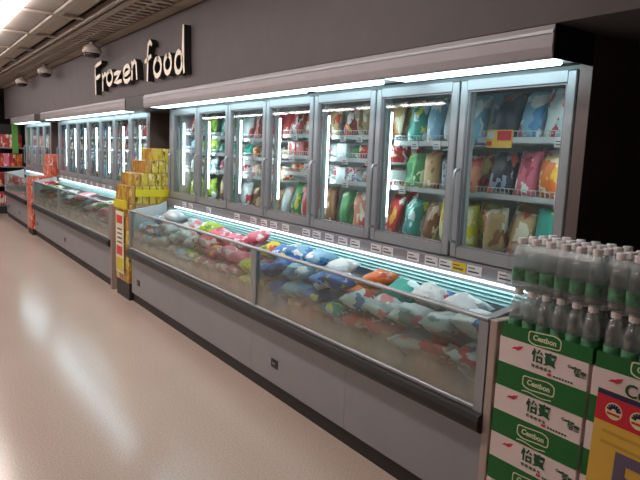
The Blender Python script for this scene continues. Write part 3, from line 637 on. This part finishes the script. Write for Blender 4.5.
# bottles
BR, BH = 0.0286, 0.182
bm = bmesh.new(); lathe(bm, [(0.022, 0.0), (BR - 0.002, 0.003), (BR, 0.01), (BR, 0.075), (BR - 0.002, 0.08), (BR, 0.086), (BR, 0.105), (BR - 0.001, 0.118), (BR - 0.006, 0.135), (0.0175, 0.15), (0.0125, 0.158), (0.0122, 0.166)], 14); M_BOT = mesh('water_bottle', bm, 'bottle_plastic', True)
bm = bmesh.new(); lathe(bm, [(BR + 0.0004, 0.026), (BR + 0.0004, 0.052), (BR + 0.0004, 0.070)], 14, cap=False); M_BLAB = mesh('bottle_label', bm, 'bottle_label', True)
bm = bmesh.new(); lathe(bm, [(0.0165, 0.160), (0.0168, 0.163), (0.0168, 0.178), (0.0155, BH)], 12); M_BCAP = mesh('cap', bm, 'cap')
def bottles(xs, y0, z, ncol, nrow, where, group, labels=True):
    px = (CW - 0.008) / 6; py = (CDp - 0.008) / 4
    for r_ in range(nrow):
        for k in range(ncol):
            o = put('water_bottle', M_BOT, None, (xs + 0.004 + px * (k + 0.5), y0 + 0.004 + py * (r_ + 0.5), z), (0, 0, random.uniform(0, 6)))
            tag(o, 'clear water bottle, %s along %s row, %s' % (ordn(k + 1), ['front', 'second', 'third', 'rear'][r_], where), 'bottle', group)
            put('bottle_label', M_BLAB, o); put('cap', M_BCAP, o)
ZB1 = ZTR + 0.0045; ZB2 = ZB1 + BH + 0.003
bottles(XC[0] + 0.008, CY, ZB1, 6, 3, 'open tray beside the freezer', 'bottles in the open trays'); bottles(XC[1] + 0.008, CY, ZB1, 3, 3, 'open tray above the price sign', 'bottles in the open trays')
bottles(XC[0] + 0.002, CY + 0.004, ZB2, 6, 4, 'topmost wrapped pack beside the freezer', 'bottles in the shrink-wrapped packs'); bottles(XC[1] + 0.002, CY + 0.004, ZB2, 3, 4, 'topmost wrapped pack at picture edge', 'bottles in the shrink-wrapped packs')
# shrink film around the upper packs
for c_, wd in ((0, CW), (1, CW)):
    bm = bmesh.new(); x_, y_, e = XC[c_] + 0.001, CY + 0.003, 0.001
    prof = [(0.0, -0.0015), (0.0, 0.115), (0.006, 0.14), (0.012, 0.162)]
    rings = []
    for ins, z in prof:
        rings.append([bm.verts.new(p) for p in ((x_ + ins, y_ + ins, ZB2 + z), (x_ + wd - ins, y_ + ins, ZB2 + z), (x_ + wd - ins, y_ + CDp - ins, ZB2 + z), (x_ + ins, y_ + CDp - ins, ZB2 + z))])
    for a, b in zip(rings, rings[1:]):
        for i in range(4): bm.faces.new((a[i], a[(i + 1) % 4], b[(i + 1) % 4], b[i]))
    bm.faces.new(rings[0][::-1])
    o = put('shrink_wrap', mesh('shrink_wrap', bm, 'shrink_film')); tag(o, 'clear shrink film around the topmost bottle pack %s' % ['beside the freezer', 'at the picture edge'][c_], 'plastic wrap', 'shrink films')

# price sign hung on the second carton column
sg = thing('price_sign', (-0.957, CY - 0.045, 0.815), 'yellow price sign with red header and a big 5 in front of cartons', 'sign')
sg.rotation_euler = (0.0, 0.03, 0.0)
part('board', 'sign_yellow', sg, (0, 0.34, 0, 0.003, -0.48, 0)); part('navy_stripe', 'sign_navy', sg, (0, 0.34, -0.001, -0.0002, -0.016, 0)); part('header', 'sign_red', sg, (0, 0.34, -0.001, -0.0002, -0.10, -0.0165))
def badge(parent, x, z, rad):
    bm = bmesh.new(); bmesh.ops.create_circle(bm, cap_ends=True, segments=20, radius=rad); bmesh.ops.rotate(bm, verts=bm.verts, matrix=Matrix.Rotation(math.pi / 2, 3, 'X'))
    b = put('badge', mesh('badge', bm, 'sign_cream'), parent, (x, -0.0016, z))
    for k in range(7):
        a = math.pi * (0.08 + 0.14 * k)
        bm = bmesh.new(); c_, s_ = math.cos(a), math.sin(a); q = 0.0035
        bm.faces.new([bm.verts.new(p) for p in ((c_ * rad * .3 - s_ * q, 0, s_ * rad * .3 + c_ * q), (c_ * rad * .3 + s_ * q, 0, s_ * rad * .3 - c_ * q), (c_ * rad * .85 + s_ * q, 0, s_ * rad * .85 - c_ * q), (c_ * rad * .85 - s_ * q, 0, s_ * rad * .85 + c_ * q))])
        put('ray', mesh('ray', bm, 'sign_navy'), b, (0, -0.0008, 0))
    part('bar', 'sign_red', b, (-rad * .75, rad * .75, -0.0012, -0.0004, -rad * .5, -rad * .25))
badge(sg, 0.058, -0.058, 0.027); badge(sg, 0.135, -0.058, 0.027); badge(sg, 0.212, -0.058, 0.027)
for k in range(2): part('faint_print', 'sign_faint', sg, (0.03, 0.31, -0.0008, -0.0002, -0.135 - 0.035 * k, -0.125 - 0.035 * k))
put('numeral', textmesh('5', 0.26, 'sign_purple', bold=0.006), sg, (0.126, -0.0016, -0.285))
part('hanger', 'aluminium', sg, (0.15, 0.156, 0.004, 0.044, -0.01, -0.004))

# ------------------------------------------------------------------ raised lettering on the bulkhead
sign = thing('wall_lettering', (-5.95, YB, 2.1), 'raised cream brush-style Frozen food lettering on the dark bulkhead', 'sign')
def arc(cx_, cz, rx, rz, a0, a1, n=12): return [(cx_ + rx * math.cos(math.radians(a0 + (a1 - a0) * i / n)), cz + rz * math.sin(math.radians(a0 + (a1 - a0) * i / n))) for i in range(n + 1)]
LET = {  # strokes in a unit box: x 0..1, z 0..1
 'F': [[(0.16, 0.0), (0.12, 0.45), (0.10, 0.92)], [(0.06, 0.90), (0.45, 0.96), (0.92, 1.0)], [(0.12, 0.50), (0.45, 0.53), (0.75, 0.57)]],
 'r': [[(0.12, 0.98), (0.18, 0.5), (0.16, 0.0)], [(0.18, 0.55), (0.35, 0.82), (0.6, 0.95), (0.92, 0.86)]],
 'o': [arc(0.5, 0.5, 0.42, 0.46, 80, 460)],
 'z': [[(0.08, 0.88), (0.45, 0.92), (0.88, 0.94), (0.5, 0.5), (0.08, 0.08), (0.5, 0.05), (0.95, 0.10)]],
 'e': [[(0.12, 0.42), (0.5, 0.50), (0.86, 0.62)] + arc(0.5, 0.55, 0.38, 0.42, 10, 180, 10) + [(0.14, 0.3), (0.3, 0.07), (0.6, 0.04), (0.92, 0.2)]],
 'n': [[(0.10, 0.95), (0.14, 0.5), (0.12, 0.04)], [(0.14, 0.55), (0.3, 0.85), (0.55, 0.95), (0.78, 0.8), (0.84, 0.4), (0.90, 0.02)]],
 'f': [[(0.92, 0.90), (0.72, 0.98), (0.5, 0.92), (0.40, 0.7), (0.40, 0.35), (0.36, 0.0)], [(0.04, 0.50), (0.4, 0.54), (0.82, 0.60)]],
 'd': [arc(0.42, 0.24, 0.36, 0.23, 60, 400), [(0.86, 1.0), (0.84, 0.5), (0.86, 0.2), (0.96, 0.0)]]}
LAY = [('F', -7.25, -6.95, 2.095, 2.42), ('r', -6.95, -6.76, 2.115, 2.29), ('o', -6.79, -6.54, 2.15, 2.305), ('z', -6.52, -6.24, 2.155, 2.265), ('e', -6.22, -5.95, 2.14, 2.30), ('n', -5.945, -5.76, 2.15, 2.325),
       ('f', -5.557, -5.365, 2.115, 2.447), ('o', -5.34, -5.125, 2.122, 2.285), ('o', -5.085, -4.895, 2.128, 2.288), ('d', -4.84, -4.63, 2.115, 2.464)]
def letter(ch, xa, xb, za, zb):
    bm = bmesh.new(); hw = 0.0205; y0, y1 = -0.062, -0.004; o_ = sign.location
    for st in LET[ch]:
        pts = [Vector((xa + p[0] * (xb - xa), za + p[1] * (zb - za))) for p in st]
        n = len(pts); Ls, Rs = [], []
        for i, p in enumerate(pts):
            t = (pts[min(i + 1, n - 1)] - pts[max(i - 1, 0)]).normalized(); nn = Vector((-t.y, t.x))
            wv = hw * (1.0 + 0.15 * math.sin(i * 1.3))
            e = -t * hw * 0.6 if i == 0 else (t * hw * 0.6 if i == n - 1 else Vector((0, 0)))
            k = 1.0 if 0 < i < n - 1 else 0.75
            Ls.append(p + nn * wv * k + e); Rs.append(p - nn * wv * k + e)
        def V(q, y): return bm.verts.new((q.x - o_.x, y, q.y - o_.z))
        lf = [V(q, y0) for q in Ls]; rf = [V(q, y0) for q in Rs]; lb = [V(q, y1) for q in Ls]; rb = [V(q, y1) for q in Rs]
        for i in range(n - 1):
            f = bm.faces.new((lf[i], rf[i], rf[i + 1], lf[i + 1])); f.material_index = 0
            for q in ((lf[i + 1], lf[i], lb[i], lb[i + 1])[::-1], (rf[i], rf[i + 1], rb[i + 1], rb[i])[::-1], (lb[i + 1], rb[i + 1], rb[i], lb[i])):
                bm.faces.new(q).material_index = 1
        bm.faces.new((lf[0], lb[0], rb[0], rf[0])).material_index = 1; bm.faces.new((lf[-1], rf[-1], rb[-1], lb[-1])).material_index = 1
    put('letter', mesh('letter', bm, ['letter_face', 'letter_side']), sign)
for a in LAY: letter(*a)

# ------------------------------------------------------------------ ceiling domes, far end shelving
for k, (x, y) in enumerate([(-6.95, -0.42), (-9.45, -0.42), (-11.35, -0.42)]):
    d = thing('dome_spotlight', (x, y, 2.62), 'pale dome spotlight under the ceiling, %s' % ['above the first letter of the wall sign', 'above the middle freezer', 'above the farthest freezer'][k], 'spotlight', 'ceiling dome spotlights')
    bm = bmesh.new(); lathe(bm, [(0.03, 0.0), (0.03, -0.03), (0.05, -0.04), (0.085, -0.06), (0.1, -0.09), (0.1, -0.12), (0.092, -0.125)][::-1], 16); put('housing', mesh('housing', bm, 'dome_white', True), d)
    bm = bmesh.new(); lathe(bm, [(0.088, -0.126), (0.075, -0.155), (0.045, -0.175), (0.01, -0.18)][::-1], 16); put('lens_dome', mesh('lens_dome', bm, 'dome_smoke', True), d)
fx = -14.75
sh = thing('gondola_shelf', (fx, -0.35, 0), 'dark shelving unit of red packets at the far end of the aisle', 'shelf')
part('back_panel', 'dark_wall', sh, (-0.05, 0, -0.5, 0.42, 0, 1.9)); part('plinth', 'dark_metal', sh, (0, 0.4, -0.5, 0.42, 0, 0.15))
for z in (0.16, 0.58, 0.98, 1.38): part('shelf_board', 'rail_grey', sh, (0.002, 0.4, -0.5, 0.42, z, z + 0.025))
for li, z in enumerate((0.187, 0.607, 1.007, 1.407)):
    for k in range(7):
        c_ = random.choice(['red', 'red', 'orange', 'pink', 'salmon'])
        o = put('snack_packet', BOXM, None, (fx + 0.3, -0.78 + 0.125 * k, z), (0, 0, 0), (0.12, 0.115, 0.27), 'print_' + c_)
        tag(o, '%s packet on the far shelving unit, %s along the %s shelf' % (PAL[c_][0], ordn(k + 1), ['lowest', 'second', 'third', 'top'][li]), 'packet', 'packets on the far shelving unit')
gs = part('hanging_banner', 'green_sign', None, (-14.34, -14.325, -0.17, -0.05, 1.28, 2.0)); tag(gs, 'green banner above the far shelving unit beside the farthest freezer', 'banner')
